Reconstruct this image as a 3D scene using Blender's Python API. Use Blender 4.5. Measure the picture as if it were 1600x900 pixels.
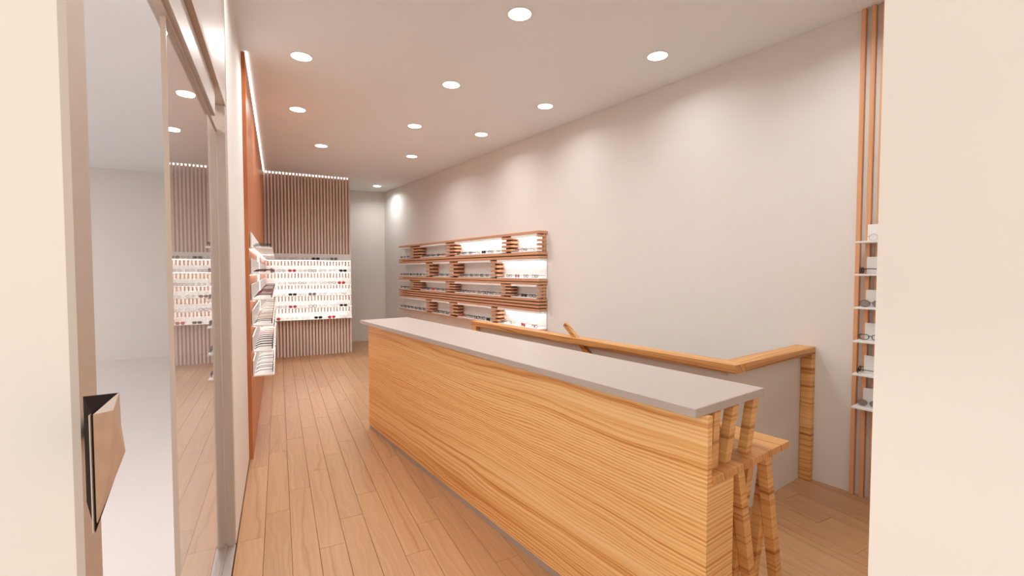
import bpy, bmesh, math, random
from mathutils import Vector, Matrix
random.seed(7)
for o in list(bpy.data.objects): bpy.data.objects.remove(o)
SC = bpy.context.scene
COL = SC.collection

# ------------------------------------------------------------------ camera
EYE = 1.6
cam = bpy.data.cameras.new('camera'); cam_o = bpy.data.objects.new('camera', cam); COL.objects.link(cam_o)
cam.sensor_width = 36.0; cam.lens = 716.1 / 1600 * 36.0; cam.clip_start = 0.02
cam_o.location = (0, 0, EYE)
cam_o.rotation_euler = (math.radians(90 - 2.10), 0, math.radians(-26.99))
SC.camera = cam_o

# ------------------------------------------------------------------ world, exposure
W = bpy.data.worlds.new('world'); SC.world = W; W.use_nodes = True
bg = W.node_tree.nodes['Background']
bg.inputs['Color'].default_value = (1.0, 0.955, 0.90, 1); bg.inputs['Strength'].default_value = 1.22
SC.view_settings.view_transform = 'Standard'; SC.view_settings.look = 'None'
SC.view_settings.gamma = 1; SC.view_settings.exposure = 0.07
SC.view_settings.use_curve_mapping = False
LAMP_W = 7.6          # watts of each ceiling downlight
LAMP_COL = (0.96, 0.99, 1.0)

# ------------------------------------------------------------------ frames of reference
# world +Y = direction of the left wall and of the floor boards; the right wall is turned by TURN
TURN = math.radians(9.25)
def R(a, b, z=0.0):
    return Vector((a * math.cos(TURN) - b * math.sin(TURN), a * math.sin(TURN) + b * math.cos(TURN), z))
CEIL = 3.414
WALL_A = 3.912         # inner face of the right wall in the turned frame

# ------------------------------------------------------------------ materials
def lin(c):
    return tuple(((v / 255) / 12.92 if v / 255 <= 0.04045 else ((v / 255 + 0.055) / 1.055) ** 2.4) for v in c) + (1.0,)
def matte(m):
    m.node_tree.nodes['Principled BSDF'].inputs['Specular IOR Level'].default_value = 0.05; return m
def new_mat(name):
    m = bpy.data.materials.new(name); m.use_nodes = True
    return m, m.node_tree, m.node_tree.nodes['Principled BSDF']
def plain(name, c, rough=0.6, metal=0.0, noise=0.0, scale=8.0):
    m, t, b = new_mat(name)
    b.inputs['Base Color'].default_value = lin(c); b.inputs['Roughness'].default_value = rough
    b.inputs['Metallic'].default_value = metal
    n = t.nodes.new('ShaderNodeTexNoise'); n.inputs['Scale'].default_value = scale; n.inputs['Detail'].default_value = 4
    tc = t.nodes.new('ShaderNodeTexCoord'); t.links.new(tc.outputs['Object'], n.inputs['Vector'])
    r = t.nodes.new('ShaderNodeValToRGB'); l = lin(c)
    k = 1 - noise
    r.color_ramp.elements[0].position = 0.3; r.color_ramp.elements[0].color = (l[0] * k, l[1] * k, l[2] * k, 1)
    r.color_ramp.elements[1].position = 0.7; r.color_ramp.elements[1].color = l
    t.links.new(n.outputs['Fac'], r.inputs['Fac']); t.links.new(r.outputs['Color'], b.inputs['Base Color'])
    return m
def glow(name, c, s):
    m = bpy.data.materials.new(name); m.use_nodes = True; t = m.node_tree
    t.nodes.remove(t.nodes['Principled BSDF'])
    e = t.nodes.new('ShaderNodeEmission'); e.inputs['Color'].default_value = (*c, 1); e.inputs['Strength'].default_value = s
    t.links.new(e.outputs[0], t.nodes['Material Output'].inputs['Surface'])
    return m
def glass(name, c, ior=1.45, rough=0.0):
    m, t, b = new_mat(name)
    b.inputs['Base Color'].default_value = lin(c); b.inputs['Transmission Weight'].default_value = 1.0
    b.inputs['Roughness'].default_value = rough; b.inputs['IOR'].default_value = ior
    return m
def wood(name, light, mid, dark, across, along, lines=34.0, wob=0.05, rough=0.5, wob_scale=1.0, bands=3.2, rnd=0.0, contrast=1.0, fine=90.0, hatch=0.0, pitch=0.016):
    """across / along: direction weights in object space; growth rings repeat along `across`"""
    m, t, b = new_mat(name); N = t.nodes; L = t.links
    def math_(op, a, c=None):
        n = N.new('ShaderNodeMath'); n.operation = op
        for i, v in enumerate((a, c)):
            if v is None: continue
            if isinstance(v, (int, float)): n.inputs[i].default_value = v
            else: L.new(v, n.inputs[i])
        return n.outputs[0]
    def dot(v, w):
        n = N.new('ShaderNodeVectorMath'); n.operation = 'DOT_PRODUCT'; L.new(v, n.inputs[0]); n.inputs[1].default_value = w
        return n.outputs['Value']
    def comb(x, y, z):
        n = N.new('ShaderNodeCombineXYZ')
        for i, v in enumerate((x, y, z)):
            if isinstance(v, (int, float)): n.inputs[i].default_value = v
            else: L.new(v, n.inputs[i])
        return n.outputs[0]
    def noise(vec, scale, detail=3, dist=0.0):
        n = N.new('ShaderNodeTexNoise'); L.new(vec, n.inputs['Vector']); n.inputs['Scale'].default_value = scale
        n.inputs['Detail'].default_value = detail; n.inputs['Distortion'].default_value = dist
        return n.outputs['Fac']
    tc = N.new('ShaderNodeTexCoord').outputs['Object']
    u = dot(tc, along); v = dot(tc, across)
    oi = N.new('ShaderNodeObjectInfo').outputs['Random']
    seed = math_('MULTIPLY', oi, 17.0 if rnd else 0.0)
    u = math_('ADD', u, seed)
    w1 = noise(comb(math_('MULTIPLY', u, 0.55 * wob_scale), math_('MULTIPLY', v, 2.2 * wob_scale), seed), 1.6, 2)
    w2 = noise(comb(math_('MULTIPLY', u, 3.0 * wob_scale), math_('MULTIPLY', v, 5.0), seed), 2.0, 3)
    vv = math_('ADD', v, math_('ADD', math_('MULTIPLY', w1, wob * 4), math_('MULTIPLY', w2, wob * 0.35)))
    # broad bands and ring lines
    broad = noise(comb(math_('MULTIPLY', u, 0.12), math_('MULTIPLY', vv, bands), 3.0), 2.0, 3)
    ring = noise(comb(math_('MULTIPLY', u, 0.25), math_('MULTIPLY', vv, lines), 5.0), 1.0, 2)
    finel = noise(comb(math_('MULTIPLY', u, 1.5), math_('MULTIPLY', v, fine), 9.0), 1.0, 2)
    s = math_('ADD', math_('MULTIPLY', math_('SUBTRACT', broad, 0.5), 0.9),
              math_('ADD', math_('MULTIPLY', math_('SUBTRACT', ring, 0.5), 1.5), math_('MULTIPLY', math_('SUBTRACT', finel, 0.5), 0.55)))
    if hatch:
        # zones of close straight lines between the zones of wide arched rings
        zone = noise(comb(math_('MULTIPLY', u, 0.10), math_('MULTIPLY', vv, 2.6), 21.0), 1.5, 1)
        mr = N.new('ShaderNodeMapRange'); L.new(zone, mr.inputs['Value'])
        mr.inputs['From Min'].default_value = 0.43; mr.inputs['From Max'].default_value = 0.53
        jit = noise(comb(math_('MULTIPLY', u, 5.0), math_('MULTIPLY', v, 60.0), 2.0), 1.0, 2)
        sn = math_('SINE', math_('ADD', math_('MULTIPLY', vv, 6.2832 / pitch), math_('MULTIPLY', jit, 3.0)))
        brk = noise(comb(math_('MULTIPLY', u, 9.0), math_('MULTIPLY', v, 80.0), 7.0), 1.0, 1)
        hs = math_('MULTIPLY', math_('MULTIPLY', sn, brk), hatch)
        sm_ = math_('MULTIPLY', math_('SUBTRACT', 1.0, mr.outputs[0]), math_('MULTIPLY', s, 1.3))
        s = math_('ADD', sm_, math_('ADD', math_('MULTIPLY', mr.outputs[0], math_('MULTIPLY', s, 0.35)), math_('MULTIPLY', hs, math_('ADD', math_('MULTIPLY', mr.outputs[0], 0.8), 0.2))))
    f = math_('ADD', math_('MULTIPLY', s, contrast), 0.5)
    r = N.new('ShaderNodeValToRGB'); e = r.color_ramp.elements
    e[0].position = 0.18; e[0].color = lin(dark); e[1].position = 0.75; e[1].color = lin(light)
    k = e.new(0.42); k.color = lin(mid)
    L.new(f, r.inputs['Fac'])
    col = r.outputs['Color']
    if rnd:
        h = N.new('ShaderNodeHueSaturation'); L.new(col, h.inputs['Color'])
        L.new(math_('ADD', math_('MULTIPLY', oi, rnd), 1 - rnd / 2), h.inputs['Value']); col = h.outputs['Color']
    L.new(col, b.inputs['Base Color'])
    b.inputs['Roughness'].default_value = rough
    bp = N.new('ShaderNodeBump'); bp.inputs['Strength'].default_value = 0.06; bp.inputs['Distance'].default_value = 0.002
    L.new(f, bp.inputs['Height']); L.new(bp.outputs[0], b.inputs['Normal'])
    return m

M = {}
M['wall'] = plain('white wall paint', (233, 227, 221), 0.85, noise=0.02, scale=3)
M['ceiling'] = plain('white ceiling paint', (240, 240, 240), 0.9, noise=0.015, scale=2)
M['facade'] = plain('cream facade plaster', (241, 231, 220), 0.9, noise=0.02, scale=3)
M['pale_floor'] = plain('pale polished screed', (228, 222, 218), 0.7, noise=0.02, scale=2)
M['subfloor'] = plain('dark subfloor', (96, 62, 40), 0.9)
M['kick'] = plain('grey plinth', (178, 158, 146), 0.6)
M['worktop'] = plain('matte grey solid surface', (190, 176, 167), 0.38, noise=0.012, scale=20)
M['white'] = plain('white lacquer', (240, 238, 235), 0.45)
M['metal'] = plain('brushed aluminium', (200, 190, 184), 0.45, 1.0, noise=0.05, scale=30)
M['metal_dull'] = plain('satin aluminium', (205, 190, 178), 0.6, 0.6, noise=0.03, scale=30)
M['black'] = matte(plain('matt dark bronze', (36, 25, 20), 0.85))
M['oak'] = wood('oak, horizontal grain', (250, 208, 146), (240, 182, 112), (208, 130, 60), (0, 0, 1), (0.35, 1, 0), lines=62, wob=0.027, bands=4.0, contrast=0.9, wob_scale=0.9, fine=180, hatch=0.42)
M['oak_top'] = wood('oak, flat board', (226, 172, 108), (210, 148, 86), (164, 98, 46), (1, 0, 0.3), (0, 1, 0), lines=60, wob=0.04, bands=6)
M['oak_rail'] = wood('oak rail, lengthwise grain', (226, 172, 108), (208, 148, 86), (160, 98, 48), (1, 0, 1), (0, 1, 0), lines=55, wob=0.03, bands=14)
M['oak_rail_x'] = wood('oak rail, crosswise grain', (226, 172, 108), (208, 148, 86), (160, 98, 48), (0, 1, 1), (1, 0, 0), lines=55, wob=0.03, bands=14)
M['oak_ring'] = wood('oak strut, ringed grain', (238, 188, 124), (226, 168, 102), (176, 108, 54), (0, 0, 1), (1, 1, 0), lines=48, wob=0.02, bands=7, wob_scale=2.0)
M['cherry'] = wood('cherry veneer', (202, 128, 78), (188, 110, 62), (168, 90, 46), (0, 1, 0), (0, 0, 1), lines=40, wob=0.03, contrast=0.6, rough=0.4)
M['plank'] = wood('oak floor board', (198, 154, 112), (186, 140, 99), (162, 115, 78), (1, 0, 0), (0, 1, 0), lines=40, wob=0.05, contrast=0.55, rnd=0.08, rough=0.38, wob_scale=1.6, bands=5)
M['slat'] = wood('pale oak slat', (240, 224, 214), (234, 214, 202), (220, 194, 180), (1, 0, 0), (0, 0, 1), lines=60, wob=0.02, contrast=0.5)
M['slat_r'] = wood('orange oak slat', (232, 176, 134), (222, 162, 118), (204, 140, 98), (0, 1, 0), (0, 0, 1), lines=60, wob=0.02, contrast=0.5)
M['slat_h'] = wood('oak slat, level', (218, 164, 128), (206, 150, 112), (184, 124, 88), (0, 0, 1), (0, 1, 0), lines=60, wob=0.02, contrast=0.5)
M['shadow_gap'] = plain('core darkened as gap shadow', (134, 84, 56), 0.9)  # core boards coloured darker to stand for shadow between the slats
M['backing'] = plain('brown slat backing', (198, 164, 146), 0.8)
M['pane'] = glass('clear glass', (244, 240, 236), 1.5)
M['crystal'] = plain('faceted bronze mirror', (214, 196, 182), 0.28, 0.4, noise=0.10, scale=40)
M['rim'] = plain('polished glass edge', (206, 190, 178), 0.3)
M['crystal_rim'] = plain('pale bevelled rim', (224, 206, 192), 0.3, 0.4)
M['lamp'] = glow('lamp glow', (1.0, 0.95, 0.90), 9.0)
M['led'] = glow('led glow', (1.0, 0.98, 0.96), 5.5)
M['led_soft'] = glow('led soft glow', (1.0, 0.98, 0.97), 22.0)
M['led_side'] = glow('side shelf led glow', (1.0, 0.98, 0.97), 10.0)
M['led_box'] = glow('led box glow', (1.0, 0.98, 0.97), 13.0)
M['f_black'] = plain('black acetate', (34, 28, 28), 0.3)
M['f_red'] = plain('red acetate', (188, 44, 48), 0.3)
M['f_maroon'] = plain('maroon acetate', (96, 30, 34), 0.3)
M['f_tan'] = plain('tortoise acetate', (168, 118, 62), 0.3)
M['f_yellow'] = plain('yellow acetate', (226, 192, 70), 0.3)
M['f_grey'] = plain('grey metal wire', (128, 122, 120), 0.35, 0.5)
M['f_clear'] = plain('pale translucent acetate', (196, 190, 186), 0.3)
M['f_gold'] = plain('gold wire', (186, 150, 84), 0.3, 0.7)
M['f_orange'] = plain('orange acetate', (222, 122, 72), 0.3)
M['l_dark'] = plain('dark lens', (44, 36, 36), 0.15)
M['l_red'] = plain('red lens', (206, 70, 74), 0.15)
M['l_grey'] = plain('grey lens', (138, 124, 116), 0.15)
def thin_lens(name):
    m, t, b = new_mat(name); b.inputs['Base Color'].default_value = (0.55, 0.55, 0.55, 1); b.inputs['Roughness'].default_value = 0.1
    tr = t.nodes.new('ShaderNodeBsdfTransparent'); mx = t.nodes.new('ShaderNodeMixShader'); mx.inputs[0].default_value = 0.12
    t.links.new(tr.outputs[0], mx.inputs[1]); t.links.new(b.outputs[0], mx.inputs[2])
    t.links.new(mx.outputs[0], t.nodes['Material Output'].inputs['Surface'])
    return m
M['l_clear'] = thin_lens('clear lens')

# ------------------------------------------------------------------ mesh helpers
def box(bm, x0, x1, y0, y1, z0, z1, bev=0.0):
    vs = [bm.verts.new(p) for p in ((x0, y0, z0), (x1, y0, z0), (x1, y1, z0), (x0, y1, z0), (x0, y0, z1), (x1, y0, z1), (x1, y1, z1), (x0, y1, z1))]
    fs = [bm.faces.new([vs[i] for i in q]) for q in ((0, 3, 2, 1), (4, 5, 6, 7), (0, 1, 5, 4), (1, 2, 6, 5), (2, 3, 7, 6), (3, 0, 4, 7))]
    if bev:
        es = list({e for f in fs for e in f.edges})
        bmesh.ops.bevel(bm, geom=es, offset=bev, segments=1, affect='EDGES', profile=0.5)
def prism(bm, pts, z0, z1):
    lo = [bm.verts.new((x, y, z0)) for x, y in pts]; hi = [bm.verts.new((x, y, z1)) for x, y in pts]
    n = len(pts)
    bm.faces.new(lo[::-1]); bm.faces.new(hi)
    for i in range(n): bm.faces.new((lo[i], lo[(i + 1) % n], hi[(i + 1) % n], hi[i]))
def bar(bm, p, q, w, d, bev=0.0, side=Vector((0, 1, 0))):
    """square-section bar cut level at both ends (p low, q high), leaning in the x direction"""
    p, q = Vector(p), Vector(q)
    for end in (0, 1): pass
    vs = []
    for c in (p, q):
        for sx, sy in ((-1, -1), (1, -1), (1, 1), (-1, 1)):
            vs.append(bm.verts.new((c.x + sx * w / 2, c.y + sy * d / 2, c.z)))
    for q_ in ((0, 3, 2, 1), (4, 5, 6, 7), (0, 1, 5, 4), (1, 2, 6, 5), (2, 3, 7, 6), (3, 0, 4, 7)): bm.faces.new([vs[i] for i in q_])
def tube(bm, pts, rx, rz, closed=False, n=4):
    """thin rod along a path in the XZ or any plane, n-sided"""
    P = [Vector(p) for p in pts]; rings = []
    for i, p in enumerate(P):
        if closed: t = P[(i + 1) % len(P)] - P[i - 1]
        else: t = P[min(i + 1, len(P) - 1)] - P[max(i - 1, 0)]
        t.normalize(); up = Vector((0, 1, 0)) if abs(t.y) < 0.9 else Vector((0, 0, 1))
        s = t.cross(up).normalized(); u = s.cross(t).normalized()
        rings.append([bm.verts.new(p + s * rx * math.cos(a) + u * rz * math.sin(a)) for a in [2 * math.pi * (k + 0.5) / n for k in range(n)]])
    m = len(rings)
    for i in range(m if closed else m - 1):
        A, B = rings[i], rings[(i + 1) % m]
        for k in range(n): bm.faces.new((A[k], A[(k + 1) % n], B[(k + 1) % n], B[k]))
    if not closed: bm.faces.new(rings[0][::-1]); bm.faces.new(rings[-1])
def mesh(name, build, m):
    bm = bmesh.new(); build(bm); bmesh.ops.recalc_face_normals(bm, faces=bm.faces)
    me = bpy.data.meshes.new(name); bm.to_mesh(me); bm.free(); me.materials.append(m)
    return me
def obj(name, data, m=None, parent=None, loc=(0, 0, 0), rz=0.0):
    if callable(data): data = mesh(name, data, m)
    o = bpy.data.objects.new(name, data); COL.objects.link(o)
    o.location = loc; o.rotation_euler = (0, 0, rz)
    if parent: o.parent = parent
    return o
def tag(o, label=None, cat=None, group=None, kind=None):
    if label: o['label'] = label
    if cat: o['category'] = cat
    if group: o['group'] = group
    if kind: o['kind'] = kind
    return o
def thing(name, loc, label, cat, rz=0.0, group=None, kind=None):
    o = bpy.data.objects.new(name, None); COL.objects.link(o); o.location = loc; o.rotation_euler = (0, 0, rz)
    o.empty_display_size = 0.05
    return tag(o, label, cat, group, kind)
def bx(*d, bev=0.0): return lambda bm: box(bm, *d, bev=bev)
ORD = ['top', 'second', 'third', 'fourth', 'fifth', 'lowest']
NTH = ['first', 'second', 'third', 'fourth', 'fifth', 'sixth', 'seventh', 'eighth', 'ninth', 'tenth', 'eleventh', 'twelfth']

# ------------------------------------------------------------------ the shell
STAIR = (2.85, 1.55, 4.50)     # a, b0, b1 of the stairwell opening behind the low guard wall
fl = thing('floor', (0, 0, 0), 'oak board floor of the shop', 'floor', kind='structure')
def sub(bm):
    def rbox(a0, a1, b0, b1, z0, z1):
        prism(bm, [R(a, b).xy for a, b in ((a0, b0), (a1, b0), (a1, b1), (a0, b1))], z0, z1)
    prism(bm, [(-0.26, -0.6), R(STAIR[0], -1.0).xy, R(STAIR[0], 11.2).xy, (-0.26, 11.3)], -0.12, -0.012)
    rbox(STAIR[0], WALL_A, -1.0, STAIR[1], -0.12, -0.012)
    rbox(STAIR[0], WALL_A, STAIR[2], 11.0, -0.12, -0.012)
obj('subfloor', sub, M['subfloor'], fl)
PW, PL, GAP = 0.1423, 1.141, 0.0018
ca, sa = math.cos(TURN), math.sin(TURN)
def inside_cut(x, y): return (x * ca + y * sa)          # a coordinate
def b_of(x, y): return (-x * sa + y * ca)
def clip_a(pts, ox, oy):
    out = []
    f = lambda p: WALL_A - 0.001 - inside_cut(p[0] + ox, p[1] + oy)
    for i, p in enumerate(pts):
        q = pts[(i + 1) % len(pts)]; fp, fq = f(p), f(q)
        if fp >= 0: out.append(p)
        if (fp >= 0) != (fq >= 0):
            t = fp / (fp - fq); out.append((p[0] + (q[0] - p[0]) * t, p[1] + (q[1] - p[1]) * t))
    return out
pieces = 0; shared = {}
for k in range(0, 32):
    x0 = -0.2426 + k * PW; x1 = x0 + PW; xm = (x0 + x1) / 2
    y = 3.09 + (k % 4) * 0.2853 - 5 * PL
    while y < 11.0:
        ya, yb = y, y + PL
        y += PL
        ya = max(ya, 0.36); yb = min(yb, 10.92)
        if yb - ya < 0.03: continue
        if inside_cut(x0, ya) > WALL_A - 0.01: continue
        cut = inside_cut(x1, yb) > WALL_A - 0.002
        def inst(p): return inside_cut(*p) > STAIR[0] and STAIR[1] < b_of(*p) < STAIR[2]
        lo_in = inst((xm, ya + 0.02)); hi_in = inst((xm, yb - 0.02))
        if lo_in and hi_in: continue
        if lo_in or hi_in:      # board meets the stairwell: trim it
            t = ya
            ys = [ya + (yb - ya) * i / 60 for i in range(61)]
            free = [q for q in ys if not inst((xm, q))]
            if not free: continue
            ya, yb = min(free), max(free)
            if yb - ya < 0.05: continue
        if cut and len(clip_a([(GAP / 2, GAP / 2), (PW - GAP / 2, GAP / 2), (PW - GAP / 2, yb - ya - GAP / 2), (GAP / 2, yb - ya - GAP / 2)], x0, ya)) < 3: continue
        full = (not cut) and abs((yb - ya) - PL) < 1e-6
        if full:
            if 'p' not in shared: shared['p'] = mesh('plank', lambda bm: box(bm, GAP / 2, PW - GAP / 2, GAP / 2, PL - GAP / 2, -0.012, 0, bev=0.0012), M['plank'])
            obj('plank', shared['p'], None, fl, (x0, ya, 0))
        else:
            obj('plank', lambda bm: prism(bm, clip_a([(GAP / 2, GAP / 2), (PW - GAP / 2, GAP / 2), (PW - GAP / 2, yb - ya - GAP / 2), (GAP / 2, yb - ya - GAP / 2)], x0, ya), -0.012, 0), M['plank'], fl, (x0, ya, 0))
        pieces += 1
print('planks', pieces)

c_ = obj('ceiling', lambda bm: prism(bm, [(-0.25, 0.3), R(WALL_A + 0.1, -0.7).xy, R(WALL_A + 0.1, 11.3).xy, (-0.25, 11.3)], CEIL, CEIL + 0.12), M['ceiling'])
tag(c_, 'plain white shop ceiling with round downlights', 'ceiling', kind='structure')
w = obj('wall_right', bx(WALL_A, WALL_A + 0.12, -0.7, 11.1, -1.6, CEIL), M['wall'], rz=TURN)
tag(w, 'long plain white wall on the right', 'wall', kind='structure')
w = obj('wall_left', bx(-0.347, -0.247, 3.09, 10.95, 0, CEIL), M['wall'])
tag(w, 'white wall on the left behind the cherry panel', 'wall', kind='structure')
w = obj('wall_back', lambda bm: prism(bm, [(-0.347, 11.05), (2.35, 10.80), (2.35, 10.92), (-0.347, 11.17)], 0, CEIL), M['wall'])
tag(w, 'white end wall beyond the slatted partition', 'wall', kind='structure')
w = obj('wall_partition', bx(-0.247, 1.268, 9.50, 9.64, 0, CEIL), M['wall'])
tag(w, 'white partition carrying the slatted panel', 'wall', kind='structure')
# entrance reveals: the camera looks in between them
w = obj('wall_entrance_left', bx(-2.6, -0.33, 1.08, 1.166, 0, CEIL), M['facade'])
tag(w, 'cream facade wall left of the entrance', 'wall', kind='structure')
w = obj('wall_entrance_right', lambda bm: prism(bm, [(1.0, -0.9), (1.0, 0.456), R(WALL_A + 0.1, -0.15).xy, R(WALL_A + 0.1, -0.75).xy], 0, CEIL), M['facade'])
tag(w, 'cream facade wall right of the entrance', 'wall', kind='structure')
w = obj('trim_1', lambda bm: prism(bm, [(-0.33, 1.08), (1.0, 0.34), (1.0, 0.456), (-0.33, 1.19)], 2.75, CEIL), M['facade'])
tag(w, 'cream lintel over the entrance opening', 'trim', kind='structure')

# pale room made up to stand for the white reflection in the glazing
w = obj('floor_added_room', bx(-7.5, -0.347, 1.166, 10.65, -0.1, 0.0), M['pale_floor'])
tag(w, 'pale cream floor of the side room added for the pale reflection', 'floor', kind='structure')
w = obj('ceiling_added_room', bx(-7.5, -0.347, 1.166, 10.65, CEIL, CEIL + 0.1), M['ceiling'])
tag(w, 'white ceiling of the side room added for the pale reflection', 'ceiling', kind='structure')
w = obj('wall_added_room', lambda bm: (box(bm, -7.5, -0.347, 10.55, 10.65, 0, CEIL), box(bm, -7.6, -7.5, 1.0, 10.65, 0, CEIL), box(bm, -7.5, -2.6, 1.08, 1.166, 0, CEIL)), M['wall'])
tag(w, 'plain pale walls of the side room added for the pale reflection', 'wall', kind='structure')
w = obj('floor_outside', bx(-6, 6, -6, 0.36, -0.14, -0.02), M['pale_floor'])
tag(w, 'pale paving in front of the entrance', 'floor', kind='structure')
w = obj('floor_threshold', lambda bm: prism(bm, [(-0.33, 0.36), (1.0, 0.36), (1.0, 0.44), (-0.2426, 0.44), (-0.2426, 1.16), (-0.33, 1.16)], -0.12, 0.0), M['pale_floor'])
tag(w, 'pale stone sill in the entrance', 'floor', kind='structure')

# ------------------------------------------------------------------ glazed sliding entrance screen on the left
d = thing('door_1', (-0.30, 1.17, 0), 'glazed entrance screen in an aluminium frame on the left', 'door', kind='structure')
def D(name, m, x0, x1, y0, y1, z0, z1, bev=0.0, label=None):
    o = obj(name, bx(x0 + 0.30, x1 + 0.30, y0 - 1.17, y1 - 1.17, z0, z1, bev=bev), m, d)
    if label: o['label'] = label
    return o
D('glass_pane', M['pane'], -0.306, -0.294, 1.75, 3.05, 0.03, 2.40)
D('head_rail', M['metal'], -0.330, -0.272, 1.17, 2.78, 2.385, 2.53, 0.004)
D('head_seal', M['metal_dull'], -0.312, -0.288, 1.17, 3.04, 2.375, 2.385)
D('transom_soffit', M['metal_dull'], -0.347, -0.250, 1.17, 3.09, 2.53, 2.56)
D('transom_panel', M['metal'], -0.262, -0.250, 1.17, 3.085, 2.56, 3.22)
D('head_filler', M['wall'], -0.347, -0.248, 1.17, 3.09, 3.22, CEIL)
D('transom_core', M['wall'], -0.347, -0.262, 1.17, 3.09, 2.56, 3.22)
D('stile', M['metal_dull'], -0.340, -0.251, 3.055, 3.09, 0.0, 2.53, 0.003)
D('bottom_track', M['metal'], -0.335, -0.247, 1.17, 3.055, 0.0, 0.012)
D('track_ridge', M['metal'], -0.312, -0.288, 1.17, 3.055, 0.012, 0.03, 0.002)
D('jamb', M['metal_dull'], -0.334, -0.322, 1.079, 1.166, 0.0, 2.53)
D('pane_edge', M['rim'], -0.307, -0.293, 1.745, 1.7495, 0.03, 2.38)
# faceted pull handle fixed to the near jamb
hx, hy, hz = 0.0, 0.0, 0.0
h = thing('pull_handle', (-0.30, 0.95, 1.24), 'faceted bronze pull handle with a black back at the left jamb', 'door handle')
ZT, ZB = 1.402, 1.232
hp = [(-0.2785, 0.947), (-0.2355, 0.951), (-0.2355, 0.829)]
def hbody(bm):
    P1, P2, P3 = [Vector((x + 0.30, y - 0.95, 0)) for x, y in hp]
    zt, zb = ZT - 1.24, ZB - 1.24
    t = [bm.verts.new((p.x, p.y, zt)) for p in (P1, P2, P3)]
    b_ = [bm.verts.new((p.x, p.y, zb + dz)) for p, dz in ((P1, 0), (P2, 0.055), (P3, 0))]
    bm.faces.new(t); bm.faces.new(b_[::-1])
    for i in range(3): bm.faces.new((t[i], t[(i + 1) % 3], b_[(i + 1) % 3], b_[i]))
    prism(bm, [(x + 0.30, y - 0.95) for x, y in ((-0.3215, 1.155), (-0.3215, 1.125), (-0.262, 0.949), (-0.250, 0.949))], zb + 0.06, zt - 0.075)
obj('handle_back', hbody, M['black'], h)
def facets(bm):
    # outer face between near edge (low-left in the photo) and far edge, broken into facets
    A = Vector((-0.2370, 0.827, 0)); B = Vector((-0.2350, 0.953, 0))
    def P(t, z, out=0.0): p = A.lerp(B, t); return bm.verts.new((p.x + 0.30 + out, p.y - 0.95, z - 1.24))
    nt, nb = P(0, ZT - 0.002), P(0, ZB + 0.001)
    ft, fb = P(1, ZT + 0.000), P(1, ZB + 0.055)
    m1 = P(0.45, ZT - 0.012, 0.010); m2 = P(0.80, ZB + 0.080, 0.012); m3 = P(0.35, ZB + 0.07, 0.008); r = P(0.85, ZT - 0.05, 0.006)
    for q in ((nt, m1, m3), (nt, m3, nb), (nb, m3, m2), (nb, m2, fb), (m3, m1, m2), (m1, r, m2), (nt, ft, m1), (m1, ft, r), (r, ft, fb), (r, fb, m2)):
        bm.faces.new(q)
    back = [bm.verts.new((v.co.x - 0.0012, v.co.y, v.co.z)) for v in (nt, ft, fb, nb)]
    bm.faces.new(back)
    for a, b_ in (((nt, ft), (0, 1)), ((ft, fb), (1, 2)), ((fb, nb), (2, 3)), ((nb, nt), (3, 0))):
        bm.faces.new((a[0], a[1], back[b_[1]], back[b_[0]]))
obj('handle_facets', facets, M['crystal'], h)['label'] = 'bevelled bronze mirror facets'

# ------------------------------------------------------------------ cherry panel and ceiling led on the left
w = obj('veneer_cladding', bx(0, 0.029, 0, 5.0, -0.0, CEIL - 0.006), M['cherry'], loc=(-0.2465, 4.43, 0))
tag(w, 'reddish cherry veneer panel covering the left wall', 'wall panel')
w = obj('led_strip', bx(0, 0.010, 0, 5.02, 0, 0.010), M['led'], loc=(-0.2170, 4.43, CEIL - 0.0105))
tag(w, 'glowing led line where cherry panel meets the ceiling', 'led strip')

# ------------------------------------------------------------------ slatted back panel
sp = thing('oak_cladding', (0.52, 9.45, 0), 'vertical oak slats on the partition at the back', 'wall panel')
obj('backing', bx(-0.735, 0.748, 0.040, 0.049, 0, CEIL - 0.03), M['backing'], sp)
sm = mesh('slat', bx(0, 0.031, 0.0, 0.040, 0.0, CEIL - 0.005, bev=0.0015), M['slat'])
NS = 27; x_a, x_b = -0.215, 1.268
pitch = (x_b - x_a - 0.031) / (NS - 1)
for i in range(NS): obj('slat', sm, None, sp, (x_a + i * pitch - 0.52, 0, 0))
w = obj('led_strip', bx(0, 1.46, 0, 0.010, 0, 0.022), M['led'], loc=(-0.205, 9.4905, CEIL - 0.0235))
tag(w, 'thin bright led line along the top of the slatted back panel', 'led strip')

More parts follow.
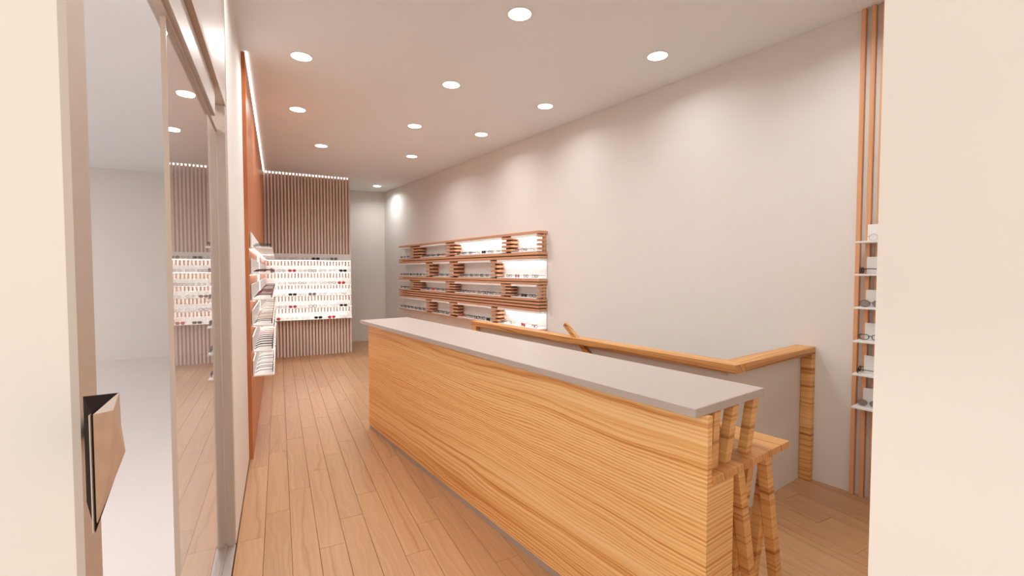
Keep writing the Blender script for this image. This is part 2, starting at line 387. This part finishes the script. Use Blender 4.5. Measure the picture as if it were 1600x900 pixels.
# ------------------------------------------------------------------ eyeglasses
def outline(style):
    pts = []
    for i in range(16):
        t = 2 * math.pi * i / 16; c, s = math.cos(t), math.sin(t)
        if style == 'round': x, z = 0.024 * c, 0.022 * s
        elif style == 'aviator': x, z = 0.028 * c * (1 + 0.12 * s), 0.023 * s - 0.002 * abs(c)
        elif style == 'square': x, z = 0.028 * math.copysign(abs(c) ** 0.6, c), 0.019 * math.copysign(abs(s) ** 0.6, s)
        else: x, z = 0.026 * math.copysign(abs(c) ** 0.8, c), 0.018 * math.copysign(abs(s) ** 0.8, s)
        pts.append((x, z))
    return pts
GM = {}
def glasses_meshes(style, frame, lens, thick):
    key = (style, frame, lens, thick)
    if key in GM: return GM[key]
    o = outline(style)
    def fr(bm):     # both rims with bridge and end pieces; front faces -Y, width along X, base at z=0
        for s in (-1, 1): tube(bm, [(s * 0.034 + s * x, 0.002 * (abs(x) / 0.02), 0.024 + z) for x, z in o], thick, thick, True)
        tube(bm, [(-0.010, 0, 0.027), (-0.004, -0.002, 0.031), (0.004, -0.002, 0.031), (0.010, 0, 0.027)], thick, thick)
        for s in (-1, 1): tube(bm, [(s * 0.059, 0, 0.031), (s * 0.067, 0.002, 0.033), (s * 0.0685, 0.008, 0.033)], thick, thick)
    def le(bm):
        f = [bm.verts.new((x, -0.0008, z)) for x, z in o]; b_ = [bm.verts.new((x, 0.0008, z)) for x, z in o]
        bm.faces.new(f); bm.faces.new(b_[::-1])
        for i in range(16): bm.faces.new((f[i], b_[i], b_[(i + 1) % 16], f[(i + 1) % 16]))
    def te(bm): tube(bm, [(0, 0.006, 0.033), (0, 0.05, 0.034), (0, 0.095, 0.033), (0.0, 0.115, 0.028), (0, 0.138, 0.013)], thick * 0.6, thick * 1.0)
    GM[key] = (mesh('eyeglasses', fr, M[frame]), mesh('lens', le, M[lens]), mesh('temple', te, M[frame]))
    return GM[key]
KIND = {
 'sun': ('square', 'f_black', 'l_dark', 0.0030, 'black dark-lensed sunglasses'),
 'red': ('aviator', 'f_red', 'l_red', 0.0028, 'red sunglasses'),
 'bold': ('square', 'f_black', 'l_clear', 0.0042, 'thick black eyeglasses'),
 'wire': ('oval', 'f_grey', 'l_clear', 0.0020, 'grey wire eyeglasses'),
 'dark': ('oval', 'f_black', 'l_clear', 0.0032, 'slim black eyeglasses'),
 'clear': ('round', 'f_clear', 'l_clear', 0.0022, 'pale translucent eyeglasses'),
 'maroon': ('square', 'f_maroon', 'l_clear', 0.0030, 'dark maroon eyeglasses'),
 'tan': ('oval', 'f_tan', 'l_clear', 0.0028, 'tan tortoise eyeglasses'),
 'yellow': ('square', 'f_yellow', 'l_clear', 0.0028, 'yellow eyeglasses'),
 'redclear': ('oval', 'f_red', 'l_clear', 0.0026, 'red framed eyeglasses'),
 'gold': ('round', 'f_gold', 'l_clear', 0.0018, 'round gold wire eyeglasses'),
 'greysun': ('aviator', 'f_black', 'l_grey', 0.0026, 'black glasses with grey lenses'),
 'orange': ('round', 'f_orange', 'l_grey', 0.0028, 'round orange sunglasses'),
 'rimless': ('aviator', 'f_grey', 'l_grey', 0.0011, 'silver glasses with grey lenses'),
}
def glasses(kind, loc, rz, where, group, scale=1.0):
    st, f, l, th, desc = KIND[kind]
    a, b_, c = glasses_meshes(st, f, l, th)
    o = obj('eyeglasses', a, None, None, loc, rz); o.scale = (scale,) * 3
    tag(o, desc + ' ' + where, 'glasses', group)
    for s in (-1, 1):
        e = obj('lens', b_, None, o, (s * 0.034, 0, 0.024))
        if s < 0 and st == 'aviator': e.scale = (-1, 1, 1)
        obj('temple', c, None, o, (s * 0.0685, 0, 0))
    return o

# shelves on the slatted back panel
ZS = [1.808, 1.584, 1.354, 1.147, 0.921, 0.703]
board = mesh('board', bx(0, 1.475, -0.150, 0.0, -0.010, 0.0, bev=0.001), M['white'])
up = mesh('back_board', bx(0, 1.475, -0.016, -0.004, 0.0, 0.118, bev=0.001), M['white'])
ls = mesh('led_strip', bx(0.02, 1.455, -0.072, -0.052, -0.0125, -0.0105), M['led_soft'])
rows = [
 [(170, 'clear'), (315, 'wire'), (445, 'clear'), (580, 'sun'), (695, 'wire'), (800, 'greysun')],
 [(60, 'wire'), (160, 'dark'), (290, 'red'), (420, 'wire'), (535, 'bold'), (660, 'wire'), (780, 'clear'), (910, 'sun')],
 [(165, 'clear'), (290, 'wire'), (410, 'dark'), (545, 'clear'), (665, 'wire'), (775, 'dark'), (890, 'red')],
 [(150, 'clear'), (290, 'sun'), (410, 'wire'), (530, 'greysun'), (660, 'clear'), (790, 'clear'), (900, 'wire')],
 [(60, 'wire'), (165, 'dark'), (290, 'red'), (420, 'wire'), (535, 'bold'), (665, 'wire'), (790, 'clear'), (910, 'sun')],
 [(85, 'red'), (190, 'clear'), (310, 'clear'), (440, 'clear'), (600, 'sun'), (765, 'red'), (905, 'clear')]]
for i, z in enumerate(ZS):
    s = thing('display_shelf', (-0.205, 9.45, z), ORD[i] + ' white display shelf on the slatted back panel', 'shelf', group='white shelves on the slatted back panel')
    obj('board', board, None, s); obj('back_board', up, None, s)
    if i < 5: obj('led_strip', ls, None, s)
    for j, (cx, k) in enumerate(rows[i]):
        px = 420 + cx / 7.83
        th = math.atan((px - 800) / 716.1) + math.radians(26.99)
        x = 9.335 * math.tan(th) - 0.003
        glasses(k, (x, 9.325, z + 0.0005), 0.0, 'on %s shelf of back slat panel, %s from left' % (ORD[i], NTH[j]), 'glasses on the back panel shelves', 1.06)

# shelves on the cherry panel
ZL = [1.797, 1.571, 1.345, 1.118, 0.890, 0.678]
for u_, (y0, ln) in enumerate(((4.56, 1.66), (6.36, 2.80))):
    board = mesh('board', bx(0, 0.170, 0, ln, 0.0, 0.012, bev=0.001), M['white'])
    up = mesh('back_board', bx(0.003, 0.014, 0, ln, 0.012, 0.140, bev=0.001), M['white'])
    ls = mesh('led_strip', bx(0.016, 0.028, 0.02, ln - 0.02, -0.0035, -0.0005), M['led_side'])
    for i, z in enumerate(ZL):
        s = thing('display_shelf', (-0.2165, y0, z), ORD[i] + ' white shelf of the ' + ('nearer' if u_ == 0 else 'farther') + ' bay on the cherry panel', 'shelf', group='white shelves on the cherry panel')
        obj('board', board, None, s); obj('back_board', up, None, s); obj('led_strip', ls, None, s)
        seq = [['dark', 'dark', 'wire', 'clear', 'dark', 'wire', 'wire'],
               ['maroon', 'maroon', 'bold', 'maroon', 'bold', 'maroon', 'wire', 'bold', 'maroon'],
               ['dark', 'maroon', 'redclear', 'maroon', 'maroon', 'bold', 'redclear', 'maroon', 'bold'],
               ['bold', 'tan', 'tan', 'gold', 'maroon', 'tan', 'tan', 'dark', 'tan'],
               ['bold', 'bold', 'maroon', 'bold', 'dark', 'redclear', 'redclear', 'tan', 'yellow'],
               ['sun', 'sun', 'wire', 'dark', 'wire', 'wire']][i]
        n = len(seq) if u_ == 0 else 5
        for j in range(n):
            k = seq[j] if u_ == 0 else seq[(j * 2 + 1) % len(seq)]
            y = y0 + 0.12 + j * ((0.172 if i < 5 else 0.21) if u_ == 0 else 0.5)
            glasses(k, (-0.058, y, z + 0.0125), math.pi / 2, 'on %s shelf, %s cherry panel bay, %s from front' % (ORD[i], 'nearer' if u_ == 0 else 'farther', NTH[j]), 'glasses on the cherry panel shelves', 1.0)
w = obj('led_strip', bx(0, 0.01, 0, 0.03, 0, 1.26), M['led_soft'], loc=(-0.2165, 6.27, 0.66))
tag(w, 'upright led line between the shelf bays on the cherry panel', 'led strip')

# ------------------------------------------------------------------ slatted strip and shelves at the near end of the right wall
s0 = thing('slatted_strip', R(WALL_A, 1.0), 'vertical orange oak slats on the right wall beside the entrance', 'wall panel', TURN)
sm = mesh('slat', bx(-0.036, -0.0005, 0, 0.026, 0.001, CEIL - 0.001, bev=0.0015), M['slat_r'])
for i in range(9): obj('slat', sm, None, s0, (0, 0.1585 - i * 0.0580, 0))
ZR = [1.800, 1.577, 1.350, 1.120, 0.892, 0.664]
kinds = ['gold', 'bold', 'greysun', 'dark', 'dark', 'rimless']
for i, z in enumerate(ZR):
    s = thing('display_shelf', R(WALL_A - 0.0365, 0.62, z), ORD[i] + ' short white shelf on the right wall slats beside the entrance', 'shelf', TURN, 'short white shelves by the entrance')
    obj('board', bx(-0.13, 0, 0, 0.525, -0.008, 0.004, bev=0.001), M['white'], s)
    obj('back_board', bx(-0.012, -0.002, 0, 0.492, 0.004, 0.122, bev=0.001), M['white'], s)
    if i in (1, 4):
        glasses(kinds[i], R(WALL_A - 0.105, 1.125, z + 0.005), TURN + math.pi + 0.12, 'turned sideways on %s shelf beside the entrance' % ORD[i], 'glasses on the entrance shelves')
    else:
        glasses(kinds[i], R(WALL_A - 0.100, 1.065 if i else 1.03, z + 0.005), TURN - math.pi / 2 + 0.12, 'on %s shelf beside the entrance' % ORD[i], 'glasses on the entrance shelves')

# ------------------------------------------------------------------ slatted display unit on the right wall
AF = 3.762; UB0, UB1 = 4.55, 9.13
un = thing('display_unit', R(WALL_A, UB0, 0.82), 'wide oak slat display unit with white niches on the right wall', 'display unit', TURN)
def U(name, m, a0, a1, b0, b1, z0, z1, parent=un, bev=0.001):
    return obj(name, bx(a0 - WALL_A, a1 - WALL_A, b0 - UB0, b1 - UB0, z0 - 0.82, z1 - 0.82, bev=bev), m, parent)
for z0, z1 in ((2.088, 2.122), (1.814, 1.850), (1.764, 1.800), (1.463, 1.495), (1.425, 1.453), (1.208, 1.236), (1.165, 1.193), (1.122, 1.150), (1.078, 1.107), (0.818, 0.836)):
    U('long_slat', M['slat_h'], AF, WALL_A - 0.001, UB0, UB1, z0, z1)
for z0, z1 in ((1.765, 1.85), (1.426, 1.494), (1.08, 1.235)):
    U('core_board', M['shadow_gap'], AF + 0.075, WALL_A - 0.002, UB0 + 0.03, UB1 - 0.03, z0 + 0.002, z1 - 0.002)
NROW = [  # niche z0, z1, blocks (b high, b low), niches lit?, end slats
 (1.852, 2.086, [(8.57, 8.10), (7.07, 6.76), (5.39, 5.16)], [0, 0, 1, 1], True),
 (1.497, 1.762, [(7.86, 7.57), (6.94, 6.65), (5.68, 5.51)], [0, 0, 0, 1], False),
 (1.238, 1.423, [(8.59, 8.10), (7.08, 6.76), (5.41, 5.16)], [0, 0, 0, 0], True),
 (0.838, 1.076, [(7.87, 7.62), (6.95, 6.67), (5.66, 5.49)], [0, 0, 0, 1], False)]
ROWN = ['top', 'second', 'third', 'bottom']
stock = [
 [['dark', 'wire', 'dark'], ['dark', 'bold', 'dark', 'bold', 'redclear'], ['bold', 'dark', 'bold', 'clear', 'sun', 'dark', 'wire'], ['maroon', 'dark', 'wire']],
 [['dark', 'bold', 'dark', 'sun', 'dark', 'bold', 'dark', 'wire'], ['dark', 'bold', 'dark'], ['dark', 'bold', 'bold', 'dark', 'bold', 'dark'], ['wire', 'dark', 'orange', 'dark', 'maroon']],
 [['dark', 'bold', 'dark'], ['dark', 'bold', 'red', 'dark', 'bold'], ['dark', 'bold', 'dark', 'redclear', 'dark', 'bold', 'dark', 'gold'], ['dark', 'sun', 'dark']],
 [['dark', 'bold', 'bold', 'dark', 'bold', 'bold', 'dark'], ['dark', 'bold', 'dark', 'bold'], ['red', 'dark', 'dark', 'bold', 'dark', 'sun'], ['dark', 'wire', 'red', 'maroon']]]
for r_, (z0, z1, blocks, lit, endsl) in enumerate(NROW):
    edges = [UB1] + [v for bl in blocks for v in bl] + [UB0]
    n = 4
    ph = (z1 - z0) / (n + 0.25)
    for (bh, bl) in blocks + ([(UB0 + 0.045, UB0)] if endsl else []):
        for k in range(n):
            zz = z0 + (k + 0.45) * ph
            U('short_slat', M['slat_h'], AF + (0.004 if bh - bl > 0.1 else 0.0), WALL_A - 0.016, bl, bh, zz, zz + ph * 0.54)
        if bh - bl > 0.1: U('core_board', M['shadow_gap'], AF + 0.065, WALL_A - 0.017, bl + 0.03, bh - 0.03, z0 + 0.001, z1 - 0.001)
        else: U('end_post', M['slat_h'], AF + 0.085, AF + 0.115, bl + 0.006, bh - 0.006, z0 + 0.001, z1 - 0.001)
    U('niche_back', M['white'], WALL_A - 0.015, WALL_A - 0.003, UB0 + 0.004, UB1 - 0.004, z0 + 0.001, z1 - 0.001)
    for q in range(4):
        bh, bl = edges[2 * q], edges[2 * q + 1]
        if q == 3 and endsl: bl += 0.047
        U('niche_shelf', M['white'], AF + 0.001, WALL_A - 0.016, bl + 0.001, bh - 0.001, z0 + 0.0005, z0 + 0.014)
        t_ = U('niche_top', M['white'], AF + 0.001, WALL_A - 0.016, bl + 0.001, bh - 0.001, z1 - 0.030, z1 - 0.0005)
        if lit[q]: U('led_strip', M['led_box'], AF + 0.085, AF + 0.115, bl + 0.03, bh - 0.03, z1 - 0.0345, z1 - 0.0305, parent=un)
        ks = stock[r_][q]; m_ = len(ks)
        lo, hi = bl + 0.10, bh - 0.10
        for j, k in enumerate(ks):
            bb = hi - (hi - lo) * (j / (m_ - 1) if m_ > 1 else 0.5)
            glasses(k, R(AF + 0.012, bb, z0 + 0.0145), TURN - math.pi / 2 + random.uniform(-0.25, 0.1), 'in %s row of slat unit, %s niche, %s pair from left' % (ROWN[r_], NTH[q], NTH[j]), 'glasses in the slat display unit', 1.0)

# ------------------------------------------------------------------ service counter
A0, A1, B0, B1 = 1.558, 1.745, 0.912, 4.585
ct = thing('service_counter', R(A0, B0), 'long oak service counter with grey worktop in the middle of the shop', 'counter', TURN)
def K(name, m, a0, a1, b0, b1, z0, z1, bev=0.002):
    return obj(name, bx(a0 - A0, a1 - A0, b0 - B0, b1 - B0, z0, z1, bev=bev), m, ct)
K('plinth', M['kick'], A0 + 0.004, A1 - 0.02, B0 + 0.004, B1 - 0.004, 0.0, 0.040)
K('front_panel', M['oak'], A0, A0 + 0.030, B0, B1, 0.040, 1.065, bev=0.0)
K('body', M['oak'], A0 + 0.030, A1, B0, B1, 0.040, 0.808, bev=0.0)
K('worktop', M['worktop'], 1.510, 2.024, 0.932, 4.690, 1.065, 1.100)['label'] = 'grey solid surface worktop'
K('desk_top', M['oak_top'], A0 + 0.0305, 2.200, 0.900, 4.50, 0.809, 0.840, bev=0.0015)
def strut(p, q, w_=0.048, d_=0.040):
    obj('slanted_leg', lambda bm: bar(bm, (p[0] - A0, p[1] - B0, p[2]), (q[0] - A0, q[1] - B0, q[2]), w_, d_), M['oak_ring'], ct)
for (a0, a1, b_) in ((2.005, 1.815, 0.940), (1.800, 2.000, 0.982), (2.225, 2.045, 0.940), (1.990, 2.175, 0.982)):
    strut((a0, b_, 0.0), (a1, b_, 0.8085))
for (a0, a1, b_) in ((1.660, 1.675, 0.960), (1.712, 1.632, 1.000), (1.750, 1.810, 0.958), (1.815, 1.725, 1.010), (1.915, 1.975, 0.958)):
    strut((a0, b_, 0.8405), (a1, b_, 1.0645), 0.044, 0.036)
for (a0, a1, b_) in ((2.05, 1.90, 4.40), (1.86, 2.05, 4.44)):
    strut((a0, b_, 0.0), (a1, b_, 0.8085))
for (a0, a1, b_) in ((1.80, 1.90, 4.42), (1.93, 1.80, 4.46)):
    strut((a0, b_, 0.8405), (a1, b_, 1.0645))

# ------------------------------------------------------------------ stair guard and handrail
def guard(bm):
    box(bm, 2.80, 2.85, 1.51, 4.50, -1.5, 0.972); box(bm, 2.85, WALL_A - 0.001, 1.51, 1.555, -1.5, 0.972)
w = obj('wall_stair_guard', guard, M['wall'], rz=TURN)
tag(w, 'low white guard wall round the stairwell', 'wall', kind='structure')
hr = thing('handrail', R(2.74, 1.43), 'oak handrail with end posts capping the low stair guard', 'handrail', TURN)
def Hh(name, m, a0, a1, b0, b1, z0, z1, bev=0.003):
    return obj(name, bx(a0 - 2.74, a1 - 2.74, b0 - 1.43, b1 - 1.43, z0, z1, bev=bev), m, hr)
Hh('long_rail', M['oak_rail'], 2.740, 2.860, 1.43, 4.54, 0.9725, 1.027)
Hh('short_rail', M['oak_rail_x'], 2.860, WALL_A - 0.002, 1.43, 1.56, 0.9725, 1.027)
Hh('end_post', M['oak_ring'], 3.855, WALL_A - 0.002, 1.43, 1.509, 0.0, 0.972)
Hh('end_post', M['oak_ring'], 2.742, 2.798, 4.44, 4.52, 0.0, 0.972)
def stick(bm):
    p0, p1 = Vector((0.038, 2.12 - 1.43, 0.46)), Vector((0.038, 2.99 - 1.43, 1.130))
    d_ = (p1 - p0).normalized(); n_ = Vector((0, -d_.z, d_.y)) * 0.018; s_ = Vector((0.017, 0, 0))
    vs = [bm.verts.new(c + sx * s_ + sn * n_) for c in (p0, p1) for sx, sn in ((-1, -1), (1, -1), (1, 1), (-1, 1))]
    for q_ in ((0, 3, 2, 1), (4, 5, 6, 7), (0, 1, 5, 4), (1, 2, 6, 5), (2, 3, 7, 6), (3, 0, 4, 7)): bm.faces.new([vs[i] for i in q_])
obj('slanted_strut', stick, M['oak_rail'], hr)
st = thing('staircase', R(2.86, 1.56, -1.5), 'pale steps going down behind the low guard wall', 'stairs', TURN)
for i in range(9):
    obj('step', bx(0, 1.04, 0.02 + i * 0.28, 0.30 + i * 0.28, 0.0, 0.165 * (i + 1) - 0.0, bev=0.003), M['pale_floor'], st)

# ------------------------------------------------------------------ downlights
LIGHTS = [(1.545, 2.913), (0.203, 4.316), (2.874, 2.943), (1.526, 4.298), (2.641, 4.38), (0.221, 5.725), (1.546, 5.711), (2.423, 5.655),
          (0.582, 7.219), (1.907, 7.229), (1.903, 10.061), (0.22, 2.93), (1.54, 1.5), (2.9, 1.5)]  # last three are unseen, added along the rows to help light the room
WHERE = ['large at the top middle of the photo', 'nearest the cherry panel, second row', 'nearest row, closest to the right wall', 'second row, middle', 'second row, by the right wall',
         'third row, by the cherry panel', 'third row, middle', 'third row, by the right wall', 'fourth row, above the slatted panel side', 'fourth row, middle', 'in the alcove at the back',
         'unseen, added over the glazed screen', 'unseen, added over the entrance', 'unseen, added over the entrance by the right wall']
def disc(bm, r, z0, z1, n=32):
    bmesh.ops.create_cone(bm, cap_ends=True, segments=n, radius1=r, radius2=r, depth=z1 - z0, matrix=Matrix.Translation((0, 0, (z0 + z1) / 2)))
def ringm(bm, r0, r1, z0, z1, n=32):
    v = [[bm.verts.new((r * math.cos(2 * math.pi * i / n), r * math.sin(2 * math.pi * i / n), z)) for i in range(n)] for r, z in ((r0, z0), (r1, z0), (r1, z1), (r0, z1))]
    for k in range(4):
        for i in range(n): bm.faces.new((v[k][i], v[k][(i + 1) % n], v[(k + 1) % 4][(i + 1) % n], v[(k + 1) % 4][i]))
lens_m = mesh('lamp_disc', lambda bm: disc(bm, 0.080, -0.006, -0.0005), M['lamp'])
ring_m = mesh('trim_ring', lambda bm: ringm(bm, 0.0805, 0.088, -0.007, -0.0002), M['white'])
ld = bpy.data.lights.new('downlight_lamp', 'AREA'); ld.energy = LAMP_W; ld.shape = 'DISK'; ld.size = 0.15; ld.color = LAMP_COL
ld.spread = math.radians(155)
ldw = ld.copy(); ldw.energy = LAMP_W * 0.62; ld.energy = LAMP_W * 1.16   # lamps beside the right wall are dimmed
for n_, ((x, y), wh) in enumerate(zip(LIGHTS, WHERE)):
    t_ = thing('downlight', (x, y, CEIL), 'round glowing downlight in the ceiling, ' + wh, 'downlight', group='round ceiling downlights')
    obj('lamp_disc', lens_m, None, t_); obj('trim_ring', ring_m, None, t_)
    lo = bpy.data.objects.new('downlight_lamp', ldw if n_ in (2, 4, 7) else ld); COL.objects.link(lo); lo.parent = t_; lo.location = (0, 0, -0.02)
# lamps added out of view to brighten the made-up side room
ld2 = bpy.data.lights.new('added_room_fill_lamp', 'AREA'); ld2.shape = 'DISK'; ld2.size = 0.5; ld2.energy = 50; ld2.color = (1.0, 0.965, 0.99)
for (x, y), wh in zip(((-5.6, 3.0), (-5.6, 6.0), (-5.9, 9.0), (-1.7, 2.4)), ('near the front', 'in the middle', 'at the far end', 'beside the shop wall')):
    t_ = thing('added_room_fill', (x, y, CEIL), 'round ceiling lamp added unseen to brighten the side room, ' + wh, 'downlight', group='added lamps of the side room')
    obj('lamp_disc', lambda bm: disc(bm, 0.26, -0.004, -0.0005), M['led'], t_)
    lo = bpy.data.objects.new('added_room_fill_lamp', ld2); COL.objects.link(lo); lo.parent = t_; lo.location = (0, 0, -0.02)
